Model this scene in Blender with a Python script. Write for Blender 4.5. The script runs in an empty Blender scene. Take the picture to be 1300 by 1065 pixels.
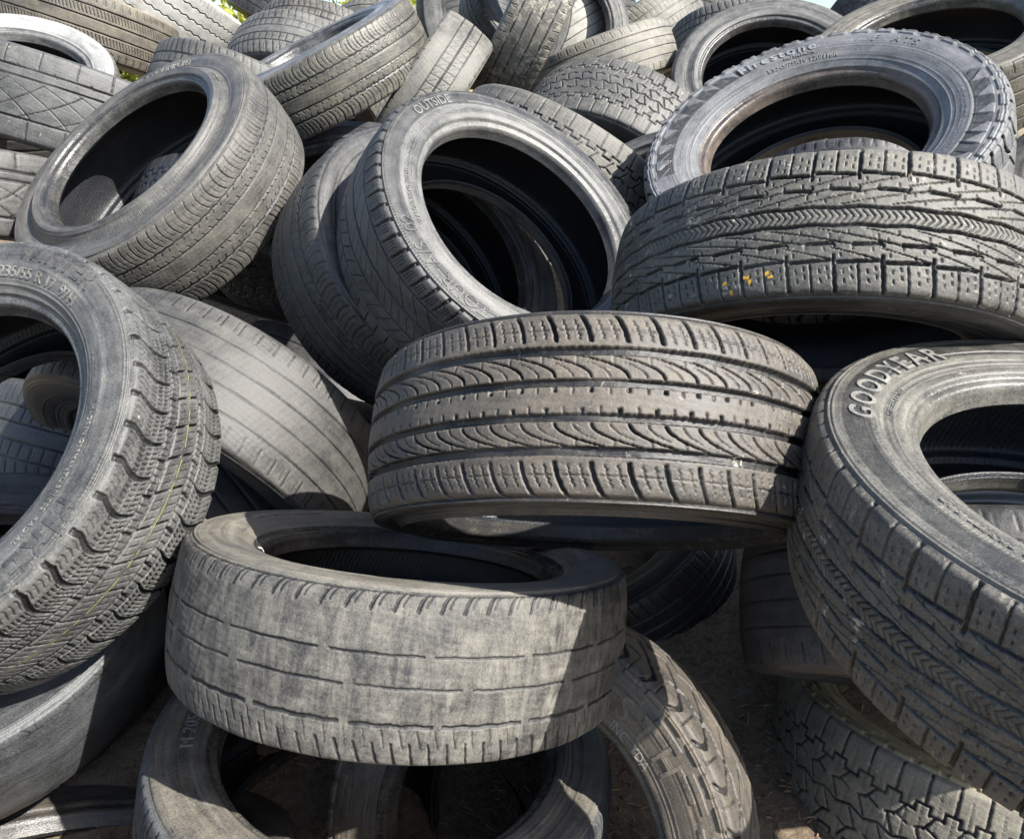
import bpy, bmesh, math, random
import numpy as np
from mathutils import Matrix, Vector
R_=math.radians
scn=bpy.context.scene
COL=scn.collection
# ------------------------------------------------------------------ camera
FPX=977.0; PITCH=R_(22.0); CAMH=1.15
cam=bpy.data.cameras.new('camera'); camo=bpy.data.objects.new('camera',cam); COL.objects.link(camo)
cam.sensor_fit='HORIZONTAL'; cam.sensor_width=36.0; cam.lens=36.0*FPX/1300.0
cam.shift_y=-45.0/1300.0; cam.clip_start=.02; cam.clip_end=500
camo.location=(0,0,CAMH); camo.rotation_euler=(math.pi/2-PITCH,0,0)
scn.camera=camo
CX=Vector((1,0,0)); CDOWN=Vector((0,-math.sin(PITCH),-math.cos(PITCH))); CFWD=Vector((0,math.cos(PITCH),-math.sin(PITCH)))
def wvec(v): return CX*v[0]+CDOWN*v[1]+CFWD*v[2]
def wpt(v): return Vector((0,0,CAMH))+wvec(v)
# ------------------------------------------------------------------ light
SUN=wvec((.62,-.54,-.57)).normalized()
sun=bpy.data.lights.new('sun','SUN'); sun.energy=5.0; sun.angle=R_(.53); sun.color=(1,.965,.90)
suno=bpy.data.objects.new('sun',sun); COL.objects.link(suno)
suno.rotation_euler=SUN.to_track_quat('Z','Y').to_euler()
w=bpy.data.worlds.new('World'); scn.world=w; w.use_nodes=True
nt=w.node_tree; bg=nt.nodes['Background']
sky=nt.nodes.new('ShaderNodeTexSky'); sky.sky_type='NISHITA'; sky.sun_disc=False
sky.sun_elevation=math.asin(SUN.z); sky.sun_rotation=math.atan2(SUN.x,SUN.y)
sky.air_density=1.0; sky.dust_density=1.5; sky.ozone_density=1.0
nt.links.new(sky.outputs[0],bg.inputs[0]); bg.inputs[1].default_value=.105
vs=scn.view_settings; vs.view_transform='Standard'; vs.look='None'; vs.exposure=1.18; vs.gamma=1; vs.use_curve_mapping=False
try:
    scn.cycles.max_bounces=6; scn.cycles.diffuse_bounces=3; scn.cycles.glossy_bounces=3; scn.cycles.use_denoising=True
except Exception: pass
RS=np.random.RandomState(7)
# ------------------------------------------------------------------ materials
class NB:
    def __init__(s,name):
        s.m=bpy.data.materials.new(name); s.m.use_nodes=True; s.t=s.m.node_tree; s.N=s.t.nodes; s.b=s.N['Principled BSDF']
    def n(s,typ,**k):
        x=s.N.new('ShaderNode'+typ)
        for a,b in k.items(): setattr(x,a,b)
        return x
    def l(s,a,b): s.t.links.new(a,b)
    def set(s,sock,v):
        if hasattr(v,'links') or isinstance(v,bpy.types.NodeSocket): s.l(v,sock)
        else: sock.default_value=v
    def math(s,op,a,b=0,c=0,clamp=False):
        x=s.n('Math',operation=op,use_clamp=clamp); s.set(x.inputs[0],a); s.set(x.inputs[1],b); s.set(x.inputs[2],c); return x.outputs[0]
    def mix(s,f,a,b):
        x=s.n('Mix',data_type='RGBA'); s.set(x.inputs[0],f); s.set(x.inputs[6],a); s.set(x.inputs[7],b); return x.outputs[2]
    def noise(s,vec,scale,detail=6,rough=.6,dist=0):
        x=s.n('TexNoise'); s.l(vec,x.inputs['Vector']); x.inputs['Scale'].default_value=scale; x.inputs['Detail'].default_value=detail
        x.inputs['Roughness'].default_value=rough; x.inputs['Distortion'].default_value=dist; return x.outputs['Fac']
    def ramp(s,v,a,b,lo=0,hi=1):
        x=s.n('MapRange'); s.l(v,x.inputs[0])
        for i,q in enumerate((a,b,lo,hi)): x.inputs[i+1].default_value=q
        return x.outputs[0]
    def vec(s,off,scale=(1,1,1)):
        tc=s.n('TexCoord'); mp=s.n('Mapping'); mp.inputs['Location'].default_value=off; mp.inputs['Scale'].default_value=scale
        s.l(tc.outputs['Object'],mp.inputs['Vector']); return mp.outputs[0]
def c4(c): return (c[0],c[1],c[2],1)
_mc={}
DK,TK=.66,.86
def rubber(kind,dust=.5,tint=(.20,.18,.15),base=(.026,.026,.027),mud=.0,rough=.62,seed=0,streak=0):
    """kind: tread, side, bead, liner, letter"""
    dust*=DK; tint=tuple(x*TK for x in tint)
    key=(kind,dust,tint,base,mud,rough,seed,streak)
    if key in _mc: return _mc[key]
    B=NB('rubber_'+kind); off=(seed*3.17%11,seed*1.71%7,seed*2.3%9); v=B.vec(off)
    big=B.noise(v,7,5,.6,.4); mid=B.noise(v,38,6,.65,.2); fine=B.noise(v,420,4,.7)
    at=B.n('Attribute',attribute_name='groove'); g=at.outputs['Fac']
    # dust film, broken up at several sizes
    d=B.math('ADD',B.ramp(big,.32,.7,-.11,.12),B.ramp(mid,.3,.72,-.12,.13))
    d=B.math('ADD',d,B.ramp(fine,.3,.7,-.22,.22))
    d=B.math('ADD',d,dust)
    if kind!='liner':
        tcx=B.n('TexCoord'); sx_=B.n('SeparateXYZ'); B.l(tcx.outputs['Object'],sx_.inputs[0])
        an=B.math('ARCTAN2',sx_.outputs[1],sx_.outputs[0]); ra=B.math('SQRT',B.math('ADD',B.math('POWER',sx_.outputs[0],2.),B.math('POWER',sx_.outputs[1],2.)))
        cx=B.n('CombineXYZ'); B.set(cx.inputs[0],B.math('MULTIPLY',an,2.5)); B.set(cx.inputs[1],B.math('MULTIPLY',ra,95.)); B.set(cx.inputs[2],B.math('MULTIPLY',sx_.outputs[2],60.))
        rg=B.noise(cx.outputs[0],1.,4,.6,.2); d=B.math('ADD',d,B.ramp(rg,.3,.7,-.18,.18) if kind!='tread' else B.ramp(rg,.3,.7,-.12,.12))
    if streak:
        tc=B.n('TexCoord'); sx=B.n('SeparateXYZ'); B.l(tc.outputs['Object'],sx.inputs[0])
        ang=B.math('ARCTAN2',sx.outputs[1],sx.outputs[0])
        cb=B.n('CombineXYZ'); B.set(cb.inputs[0],B.math('MULTIPLY',ang,40.)); B.set(cb.inputs[1],B.math('MULTIPLY',sx.outputs[2],26.)); cb.inputs[2].default_value=seed
        st=B.noise(cb.outputs[0],.34,7,.72,1.6); st2=B.noise(v,26,7,.75,1.2)
        vv=B.n('TexVoronoi',feature='DISTANCE_TO_EDGE'); wv=B.n('MixRGB'); wv.inputs[0].default_value=.04; B.l(v,wv.inputs[1]); nz=B.n('TexNoise'); B.l(v,nz.inputs['Vector']); nz.inputs['Scale'].default_value=30; B.l(nz.outputs['Color'],wv.inputs[2])
        B.l(wv.outputs[0],vv.inputs['Vector']); vv.inputs['Scale'].default_value=42.
        crk=B.math('MULTIPLY',B.ramp(vv.outputs['Distance'],.0,.10,.35,0),B.ramp(st,.45,.6,0,1))
        d=B.math('ADD',B.math('ADD',d,B.math('MULTIPLY',B.ramp(st,.40,.62,-.55,.45),streak)),B.math('MULTIPLY',B.math('ADD',B.ramp(st2,.4,.6,-.4,.4),crk),streak))
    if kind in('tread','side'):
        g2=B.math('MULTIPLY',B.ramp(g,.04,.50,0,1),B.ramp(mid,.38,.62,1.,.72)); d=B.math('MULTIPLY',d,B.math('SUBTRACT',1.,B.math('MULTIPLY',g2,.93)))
    d=B.math('MULTIPLY',B.math('MAXIMUM',d,.02),1.,clamp=True)
    spk=B.noise(v,950,2,.6)
    col=B.mix(d,c4(base),c4(tint))
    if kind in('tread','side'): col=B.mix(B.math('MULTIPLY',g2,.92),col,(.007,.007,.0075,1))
    if kind!='liner': col=B.mix(B.math('MULTIPLY',B.ramp(spk,.62,.72,0,.5),B.ramp(mid,.45,.6,.15,1)),col,c4(tuple(min(.55,x*1.7) for x in tint)))
    if kind!='liner': col=B.mix(B.ramp(spk,.40,.30,0,.55),col,c4(base))
    # scuffs: short bright scratches along the rolling direction
    tc=B.n('TexCoord'); sp=B.n('SeparateXYZ'); B.l(tc.outputs['Object'],sp.inputs[0])
    ang=B.math('ARCTAN2',sp.outputs[1],sp.outputs[0])
    rad=B.math('SQRT',B.math('ADD',B.math('POWER',sp.outputs[0],2.),B.math('POWER',sp.outputs[1],2.)))
    cb=B.n('CombineXYZ'); B.set(cb.inputs[0],B.math('MULTIPLY',ang,9.)); B.set(cb.inputs[1],B.math('MULTIPLY',sp.outputs[2],260.)); B.set(cb.inputs[2],B.math('MULTIPLY',rad,260.))
    sc=B.noise(cb.outputs[0],1.,4,.7,.3)
    scm=B.math('MULTIPLY',B.ramp(sc,.60,.75,0,1),B.ramp(big,.4,.6,0,.38))
    if kind in('tread','side','letter'): col=B.mix(B.math('MULTIPLY',scm,1.,clamp=True),col,c4(tuple(min(.5,x*1.35) for x in tint)))
    # dried mud splashes
    if mud>0:
        m1=B.noise(v,55,6,.72,.6); m2=B.noise(v,9,3,.6)
        mm=B.math('MULTIPLY',B.ramp(m1,.70-.16*mud,.74-.14*mud,0,1),B.ramp(m2,.40,.62,.12,1),clamp=True)
        col=B.mix(mm,col,c4((.40,.36,.29)))
        d=B.math('MAXIMUM',d,mm)
    B.l(col,B.b.inputs['Base Color'])
    B.set(B.b.inputs['Roughness'],B.ramp(d,0,1,rough-.20,min(.95,rough+.20)))
    B.b.inputs['Specular IOR Level'].default_value=.5
    bu=B.n('Bump'); bu.inputs['Strength'].default_value=.75; bu.inputs['Distance'].default_value=.0013
    h=B.math('ADD',B.math('ADD',B.math('MULTIPLY',fine,.5),B.math('MULTIPLY',spk,.25)),B.math('MULTIPLY',mid,.7))
    if kind=='liner':
        tq=B.n('CombineXYZ'); B.set(tq.inputs[0],B.math('ADD',B.math('MULTIPLY',ang,180.),B.math('MULTIPLY',sp.outputs[2],420.)));
        h=B.math('ADD',h,B.math('MULTIPLY',B.math('SINE',B.math('ADD',B.math('MULTIPLY',ang,230.),B.math('MULTIPLY',sp.outputs[2],300.))),.10))
        vo=B.n('TexVoronoi'); B.l(v,vo.inputs['Vector']); vo.inputs['Scale'].default_value=240.
        h=B.math('ADD',h,B.math('MULTIPLY',vo.outputs['Distance'],-.3))
    B.l(h,bu.inputs['Height']); B.l(bu.outputs[0],B.b.inputs['Normal'])
    _mc[key]=B.m; return B.m
def plain(name,col,rough=.8,bump=0,scale=60,var=.3):
    B=NB(name); v=B.vec((0,0,0)); n=B.noise(v,scale,6,.65)
    B.l(B.mix(B.ramp(n,.3,.7,0,1),c4([x*(1-var) for x in col]),c4([min(1,x*(1+var)) for x in col])),B.b.inputs['Base Color'])
    B.b.inputs['Roughness'].default_value=rough
    if bump:
        bu=B.n('Bump'); bu.inputs['Distance'].default_value=bump; B.l(n,bu.inputs['Height']); B.l(bu.outputs[0],B.b.inputs['Normal'])
    return B.m
# ------------------------------------------------------------------ tyre profile
def catmull(P,n=60):
    P=np.array(P,float); Q=np.vstack([2*P[0]-P[1],P,2*P[-1]-P[-2]]); out=[];ks=[0]
    for i in range(1,len(Q)-2):
        a,b,c,d=Q[i-1:i+3]; t=np.linspace(0,1,n,endpoint=False)[:,None]
        # limited tangents
        m1=(c-a)/2; m2=(d-b)/2; L=np.linalg.norm(c-b)
        for m in(m1,m2):
            q=np.linalg.norm(m)
            if q>1.3*L: m*=1.3*L/q
        out.append((2*t**3-3*t**2+1)*b+(t**3-2*t**2+t)*m1+(-2*t**3+3*t**2)*c+(t**3-t**2)*m2); ks.append(ks[-1]+n)
    out.append(P[-1:]); return np.vstack(out),ks
class Prof:
    def __init__(s,R,W,r,q=.40,sq=.445):
        b=q*W; k=(R-r)
        half=[(r-.001,b-.024),(r+.0015,b-.013),(r+.0035,b-.003),(r+.0075,b+.0015),(r+.0150,b+.0030),(r+.0185,b+.0085),(r+.0235,b+.0110),
              (r+.29*k,max(.450*W,b+.012)),(r+.46*k,.484*W),(r+.64*k,.492*W),(r+.80*k,.484*W),(R-.0175,.468*W),
              (R-.0100,sq*W),(R-.0050,.35*W),(R-.0022,.22*W),(R-.0005,.09*W)]
        full=half+[(R,0)]+[(a,-o) for a,o in half[::-1]]
        P,ks=catmull(full); s.P=P
        d=np.r_[0,np.cumsum(np.hypot(*np.diff(P,axis=0).T))]; s.s=d; s.L=d[-1]
        T=np.gradient(P,d,axis=0); T/=np.linalg.norm(T,axis=1)[:,None]
        s.N=np.stack([-T[:,1],T[:,0]],1)
        if s.N[len(P)//2][0]<0: s.N=-s.N
        s.sb=d[ks[5]]; s.st=d[ks[11]]; s.mid=d[ks[16]]; s.R=R;s.W=W;s.r=r
    def at(s,x):
        f=lambda a: np.interp(x,s.s,a)
        return f(s.P[:,0]),f(s.P[:,1]),f(s.N[:,0]),f(s.N[:,1])
    def s_of_rad(s,rad): # on + side
        m=s.s<s.mid; return float(np.interp(rad,s.P[m,0],s.s[m]))
def grid_mesh(name,X,Y,Z,G,mat,parent,closed=True):
    nt_,ns=X.shape; co=np.stack([X,Y,Z],-1).reshape(-1,3).astype(np.float32)
    i=np.arange(nt_ if closed else nt_-1)[:,None]; j=np.arange(ns-1)[None,:]; i2=(i+1)%nt_
    q=np.stack([i*ns+j,i2*ns+j,i2*ns+j+1,i*ns+j+1],-1).reshape(-1,4).astype(np.int32)
    me=bpy.data.meshes.new(name); n=len(q)
    me.vertices.add(len(co)); me.vertices.foreach_set('co',co.ravel())
    me.loops.add(n*4); me.loops.foreach_set('vertex_index',q.ravel())
    me.polygons.add(n); me.polygons.foreach_set('loop_start',np.arange(0,n*4,4,dtype=np.int32))
    try: me.polygons.foreach_set('loop_total',np.full(n,4,dtype=np.int32))
    except Exception: pass
    me.update(calc_edges=True); me.shade_smooth()
    if G is not None:
        a=me.attributes.new('groove','FLOAT','POINT'); a.data.foreach_set('value',np.broadcast_to(G,X.shape).astype(np.float32).ravel())
    me.materials.append(mat)
    o=bpy.data.objects.new(name,me); COL.objects.link(o); o.parent=parent; return o
# ------------------------------------------------------------------ tread patterns
def sm(x): x=np.clip(x,0,1); return x*x*(3-2*x)
class Pat:
    """u metres round the tyre, v metres across (from the centre), V=v/half width"""
    def __init__(s,u,v,hw,L,e,rs): s.u=u[:,None]; s.v=v[None,:]; s.V=s.v/hw; s.hw=hw; s.L=L; s.e=e; s.rs=rs
    def line(s,d,h): return sm((h-np.abs(d))/s.e+.5)
    def step(s,x,e=None): return sm(x/(e or s.e)+.5)
    def pitch(s,want): return s.L/max(1,round(s.L/want))
    def per(s,x,p): return (x+p/2)%p-p/2
    def band(s,a,b): # V range
        return s.step((s.V-a)*s.hw)*s.step((b-s.V)*s.hw)
    def aband(s,a,b):
        A=np.abs(s.V); return s.step((A-a)*s.hw)*s.step((b-A)*s.hw)
    def tri(s,x,p): return np.abs(((x/p)%1)*4-2)-1
    def circ(s,Vc,h,zz=0,zp=.03): return s.line(s.v-Vc*s.hw-zz*s.tri(s.u,s.pitch(zp)) if zz else s.v-Vc*s.hw+0*s.u,h)
def mx(*a):
    o=a[0]
    for b in a[1:]: o=np.maximum(o,b)
    return o
def p_summer(P):
    p=P.pitch(.036); A=np.abs(P.V); sg=np.sign(P.V)
    g=mx(P.circ(.55,.0048),P.circ(-.55,.0048),P.circ(.19,.0042),P.circ(-.19,.0042))
    uu=P.u+sg*.012*(A-.6)**2*6
    g=mx(g,P.line(P.per(uu,p),.0021)*P.aband(.655,1.3)*.9)
    zz=.0011*P.tri(P.v,.0055)
    for o,a,b in((.3,.68,.93),(.64,.68,.93)): g=mx(g,P.line(P.per(uu-o*p+zz,p),.0007)*P.aband(a,b)*.5)
    g=mx(g,P.line((A-.80)*P.hw+0*P.u,.0006)*P.step(np.abs(P.per(uu,p))-p*.14)*.4)
    t=np.clip((A-.24)/.27,0,1); sw=P.u+sg*p*1.5*t**2.2
    g=mx(g,P.line(P.per(sw,p),.0010+.0020*t)*P.aband(.245,.52)*.95,P.line(P.per(sw-p*.5,p),.0006)*P.aband(.25,.42)*.6)
    g=mx(g,P.line(P.per(P.u-p*.4,p),.0006)*P.aband(.40,.52)*.4)
    g=mx(g,P.line(P.per(P.u-p*.25*(sg>0),p),.0019)*P.aband(.085,.17)*.95)
    g=mx(g,P.line(P.per(P.u-p*.75*(sg>0)-p*.5*(sg<0),p),.0007)*P.aband(.07,.165)*.7)
    return g
def p_chevron(P):
    p=P.pitch(.060); A=np.abs(P.V); sg=np.sign(P.V); off=np.where(P.V>0,0,p/2)
    g=P.line((A-.125)*P.hw+.0010*P.tri(P.u+off,p),.0020)
    q=p/7; g=mx(g,P.line(P.per(P.u+.011*(1-A/.13),q),.0006)*(P.step((.108-A)*P.hw))*.8)
    # long slanted grooves that start beside the rib and step outwards
    t=np.clip((A-.15)/.24,0,1); x=P.u+off+p*1.9*t
    g=mx(g,P.line(P.per(x,p),.0017+.0022*t)*P.aband(.165,.385))
    t2=np.clip((A-.40)/.20,0,1); x2=P.u+off+p*1.9+p*.35+p*1.25*t2
    g=mx(g,P.line(P.per(x2,p),.0012+.0014*t2)*P.aband(.43,.60))
    sg1=P.step(p*.33-np.abs(P.per(P.u+off+.2*p,p))); g=mx(g,P.line((A-.385-.03*P.per(P.u+off,p)/p)*P.hw,.0022)*sg1)
    g=mx(g,P.line((A-.615-.035*P.per(P.u+off,p)/p)*P.hw,.0021)*P.step(p*.44-np.abs(P.per(P.u+off,p))),P.line(P.per(P.u+off+p*.5,p),.0016)*P.aband(.52,.64))
    g=mx(g,P.line(P.per(P.u+off+.010*(A-.6),p*.5),.0009+.0012*(np.floor((P.u+off)/(p*.5)+.5)%2))*P.aband(.64,1.3)*.85)
    for o,a,b in((.13,.68,.74),(.13,.79,.85),(.30,.72,.78),(.30,.84,.90),(.63,.68,.74),(.63,.79,.85),(.80,.72,.78),(.80,.84,.90)):
        g=mx(g,P.line(P.per(P.u+off-o*p+.004*(A-.7)*4,p),.0006)*P.aband(a,b)*.7)
    for o,a,b in((.1,.40,.46),(.35,.50,.56),(.7,.42,.48),(.85,.52,.58),(.2,.19,.25),(.6,.24,.31),(.4,.30,.36)):
        g=mx(g,P.line(P.per(P.u+off-o*p,p),.0006)*P.aband(a,b)*.6)
    return g
def p_winter(P):
    p=P.pitch(.047); A=np.abs(P.V); sg=np.sign(P.V); off=np.where(P.V>0,0,p/2)
    t=np.clip((A-.40)/.5,0,1); x=P.u+off+.010*np.sin(t*3.1)-.004*t
    g=P.line(P.per(x,p),.0012+.0028*np.clip(t*1.6,0,1))*P.aband(.40,1.05)
    g=mx(g,P.line((A-.40)*P.hw+.0016*P.tri(P.u+off,p),.0011))
    g=mx(g,P.line((A-.24)*P.hw+.0004*P.tri(P.u,p),.0018))
    q=p/7.0
    for a,b,o in((.44,.52,0),(.545,.625,.15),(.65,.74,0)):
        g=mx(g,P.line(P.per(x+o*q,q),.0007)*P.aband(a,b)*P.step(np.abs(P.per(x,p))-.0060)*.8)
    g=mx(g,P.line(P.per(x,p/5.),.0007)*P.aband(.80,.95)*P.step(np.abs(P.per(x,p))-.005)*.5)
    g=mx(g,P.line(P.per(P.u+off+.3*p+.02*A,p),.0016)*P.aband(.25,.40)*.8)
    g=mx(g,P.line(P.per(P.u+.012*A,q*1.4),.0007)*P.aband(.27,.38)*.6)
    y=P.u+sg*.10*A*.6
    g=mx(g,P.line(P.per(y,p),.0015)*P.aband(.02,.22)*.9)
    g=mx(g,P.line(P.per(y,p/4),.0006)*P.aband(.05,.19)*.6)
    return g
def p_comfort(P):
    p=P.pitch(.024); A=np.abs(P.V); sg=np.sign(P.V)
    g=mx(P.circ(.50,.0017,.0010,.024),P.circ(-.50,.0017,.0010,.024),P.circ(.20,.0012),P.circ(-.20,.0012))
    uu=P.u+.010*np.sin((A-.5)*5)*sg; b=(np.floor(uu/p)%2)
    g=mx(g,P.line(P.per(uu,p),.0010)*P.aband(.55,1.02)*.9)
    g=mx(g,P.line(P.per(uu-p/2,p),.0007)*P.aband(.60,.86)*.6)
    g=mx(g,P.line(P.per(P.u+.5*(P.v),p*.8),.0009)*P.aband(.22,.29)*.9)
    g=mx(g,P.line(P.per(P.u-.5*(P.v)+.4*p,p*.8),.0009)*P.aband(.40,.47)*.9)
    return g
def p_worn(P): # near smooth, broken circumferential grooves, shoulder slots
    p=P.pitch(.022); A=np.abs(P.V)
    brk=lambda q,o:sm((P.tri(P.u+o,P.L/q)+.86)*9)
    g=mx(P.circ(.30,.0011,.0006,.05)*brk(17,.01),P.circ(-.08,.0012,.0006,.06)*brk(15,.05)*.8,P.circ(-.52,.0021,.0008,.03)*brk(19,.03))
    uu=P.u+.25*P.v+.0012*np.sin(P.u*260)
    g=mx(g,P.line(P.per(uu,p),.0012)*P.band(-1.35,-.72)*.95)
    g=mx(g,P.line(P.per(uu-p/2,p),.0008)*P.band(-.80,-.56)*.5)
    hk=P.u+.010*np.sqrt(np.clip((1.02-P.V)*6,0,9))
    g=mx(g,P.line(P.per(hk,p*1.3),.0018)*P.band(.80,1.06), P.line(P.per(hk-.008,p*1.3),.0010)*P.band(.86,1.06)*.7)
    g=mx(g,P.line((P.V-1.04)*P.hw+0*P.u,.0012)*.7)
    return g
def p_rib(P,slots=True,n=4,h=.0015):
    g=0
    for k in range(n): g=mx(g,P.circ(-.6+1.2*k/(n-1),h,.0002,.05)) if k else P.circ(-.6,h,.0002,.05)
    p=P.pitch(.030); A=np.abs(P.V)
    if slots: g=mx(g,P.line(P.per(P.u+.010*A*np.sign(P.V),p),.0011)*P.aband(.74,1.1)*.8,P.line(P.per(P.u-p/2,p),.0007)*P.aband(.76,.95)*.6)
    return g
def p_wornrib(P):
    p=P.pitch(.033); g=mx(P.circ(-.5,.0012),P.circ(-.14,.0012),P.circ(.22,.0012),P.circ(.58,.0016))
    k=P.u+.012*np.clip(P.V-.6,-1,1)
    return mx(g,P.line(P.per(k,p),.0012)*P.aband(.70,.98),P.line(P.per(k-.010,p),.0008)*P.aband(.74,.94)*.6)*.85
def p_ribsipe(P):
    p=P.pitch(.012); A=np.abs(P.V)
    return mx(p_rib(P,True,4,.0019),P.line(P.per(P.u+P.v*.4,p),.0011)*P.aband(.28,.55)*.8)
def p_bald(P):
    p=P.pitch(.055); A=np.abs(P.V)
    g=P.line(P.per(P.u+.004*np.sin(P.v*300),p),.0011)*P.aband(.80,1.15)*.8
    g=mx(g,P.line(P.per(P.u-.013,p),.0008)*P.aband(.86,1.08)*.5)
    return mx(g,P.line((A-.86)*P.hw+.0012*np.sin(P.u*170)+.0006*np.sin(P.u*431),.0007)*.6,
       P.line(P.v+.1*P.hw+.004*P.tri(P.u,.05)+.002*np.sin(P.u*91),.0006)*.5)
def p_at(P):
    p=P.pitch(.044); A=np.abs(P.V); sg=np.sign(P.V); off=np.where(P.V>0,0,p/2)
    stair=np.where(((P.u+off)/p)%1<.5,.006,-.006)
    g=P.line((A-.55)*P.hw+stair,.0016)
    e=np.abs(P.per(P.u+off,p/2)); g=mx(g,P.line(P.per(P.u+off,p/2),.0014)*P.step(.0085-np.abs((A-.55)*P.hw)))
    g=mx(g,P.line(P.per(P.u+off+.2*p,p),.0014)*P.aband(.60,1.2)*.8)
    # hexagonal centre blocks
    c=P.hw*.36
    g=mx(g,P.line(P.v+.004*P.tri(P.u,p),.0015), P.line((A-.27)*P.hw+.0045*P.tri(P.u+off+p/2,p),.0014)*sm((P.tri(P.u+off,p)+.7)*3))
    g=mx(g,P.line(P.per(P.u+off+sg*P.v*.5*sg,p),.0013)*P.aband(.0,.27),P.line(P.per(P.u+p/2+off-P.v*.6,p),.0013)*P.aband(.27,.5))
    g=mx(g,P.line(P.per(P.u+.0008*P.tri(P.v,.006)+p*.25,p/2),.0005)*P.aband(.03,.9)*.35)
    return g
def p_wave(P):
    g=0*P.u*P.v
    for k in range(4): g=mx(g,P.line(P.v-(-.57+.38*k)*P.hw-.0035*P.tri(P.u+.01*k,P.pitch(.036)),.0017))
    p=P.pitch(.018); return mx(g,P.line(P.per(P.u,p),.0007)*P.aband(.78,1.)*.5)
def p_cross(P):
    p=P.pitch(.078); A=np.abs(P.V)
    g=mx(P.circ(.56,.0022),P.circ(.34,.0022),P.circ(-.56,.0022))
    g=mx(g,P.line(P.per(P.u,p),.0012)*P.aband(.60,1.15),P.line(P.per(P.u+.7*P.v,p),.0016)*P.band(.52,.62))
    a=.5*P.hw
    g=mx(g,P.line(P.per(P.u+1.9*P.v+8*P.v**2,p),.0014)*P.band(-.54,.32),P.line(P.per(P.u-1.2*P.v+.012+6*P.v**2,p),.0012)*P.band(-.54,.30))
    return g
def p_perf(P):
    p=P.pitch(.030); A=np.abs(P.V)
    g=mx(P.circ(.60,.0014),P.circ(.16,.0022),P.circ(-.22,.0022),P.circ(-.60,.0022))
    t=np.clip((P.V-.6)/.5,0,1)
    g=mx(g,P.line(P.per(P.u-.016*t**.6,p),.0006+.0030*t)*P.band(.64,1.12)*.95)
    for o in(.25,.42,.6,.78): g=mx(g,P.line(P.per(P.u-.010*t-o*p,p),.0005)*P.band(.66,.9)*.6)
    g=mx(g,P.line(P.per(P.u+1.1*P.v,p*1.3),.0010)*P.band(.19,.57),P.line(P.per(P.u-.7*P.v,p),.0008)*P.band(-.58,-.26)*.8,P.line(P.per(P.u,p),.0010)*P.band(-1.1,-.66))
    g=mx(g,P.line(P.per(P.u+.6*P.v,p*.7),.0006)*P.band(-.18,.1)*.6)
    return g
def p_ladder(P):
    p=P.pitch(.028); A=np.abs(P.V)
    g=mx(P.circ(.02,.0022),P.circ(.42,.0012),P.circ(-.38,.0012))
    g=mx(g,P.line(P.per(P.u+.12*P.v,p),.0009)*P.band(-.38,.42)*.8)
    g=mx(g,P.line(P.per(P.u+1.1*P.v,p),.0007)*(P.band(-.30,-.08)+P.band(.10,.34))*.7)
    return mx(g,P.line(P.per(P.u,p*1.3),.0012)*P.aband(.95,1.25)*.8)
def p_lug(P):
    p=P.pitch(.052); A=np.abs(P.V); sg=np.sign(P.V); off=np.where(P.V>0,0,p/2)
    g=P.line(P.per(P.u+off+.01*np.sin(A*9),p),.0042)*P.aband(.55,1.5)
    g=mx(g,P.line((A-.53)*P.hw+.004*P.tri(P.u+off,p),.003),P.line(P.v+.006*P.tri(P.u,p),.0025))
    g=mx(g,P.line(P.per(P.u+off+P.v*.8,p),.003)*P.aband(0,.53))
    g=mx(g,P.line(P.per(P.u+off+p/2,p),.0012)*P.aband(.62,1.1)*.6)
    return g
def p_blocks(P):
    p=P.pitch(.026); A=np.abs(P.V)
    g=mx(P.circ(.5,.0016),P.circ(-.5,.0016),P.circ(.17,.0016),P.circ(-.17,.0016))
    g=mx(g,P.line(P.per(P.u+.3*P.v,p),.0012)*P.aband(.54,1.15),P.line(P.per(P.u+p/3,p),.0011)*P.aband(.20,.47))
    return mx(g,P.line(P.per(P.u+p/2,p/2),.0005)*P.aband(.56,.85)*.5)
PATS=dict(summer=(p_summer,.0085),chevron=(p_chevron,.0068),winter=(p_winter,.0062),comfort=(p_comfort,.0038),worn=(p_worn,.0026),
 wornrib=(p_wornrib,.0022),rib=(p_rib,.0045),ribsipe=(p_ribsipe,.0055),bald=(p_bald,.0014),at=(p_at,.0062),wave=(p_wave,.006),cross=(p_cross,.0050),
 perf=(p_perf,.0048),ladder=(p_ladder,.0030),lug=(p_lug,.0070),blocks=(p_blocks,.0040))
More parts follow.
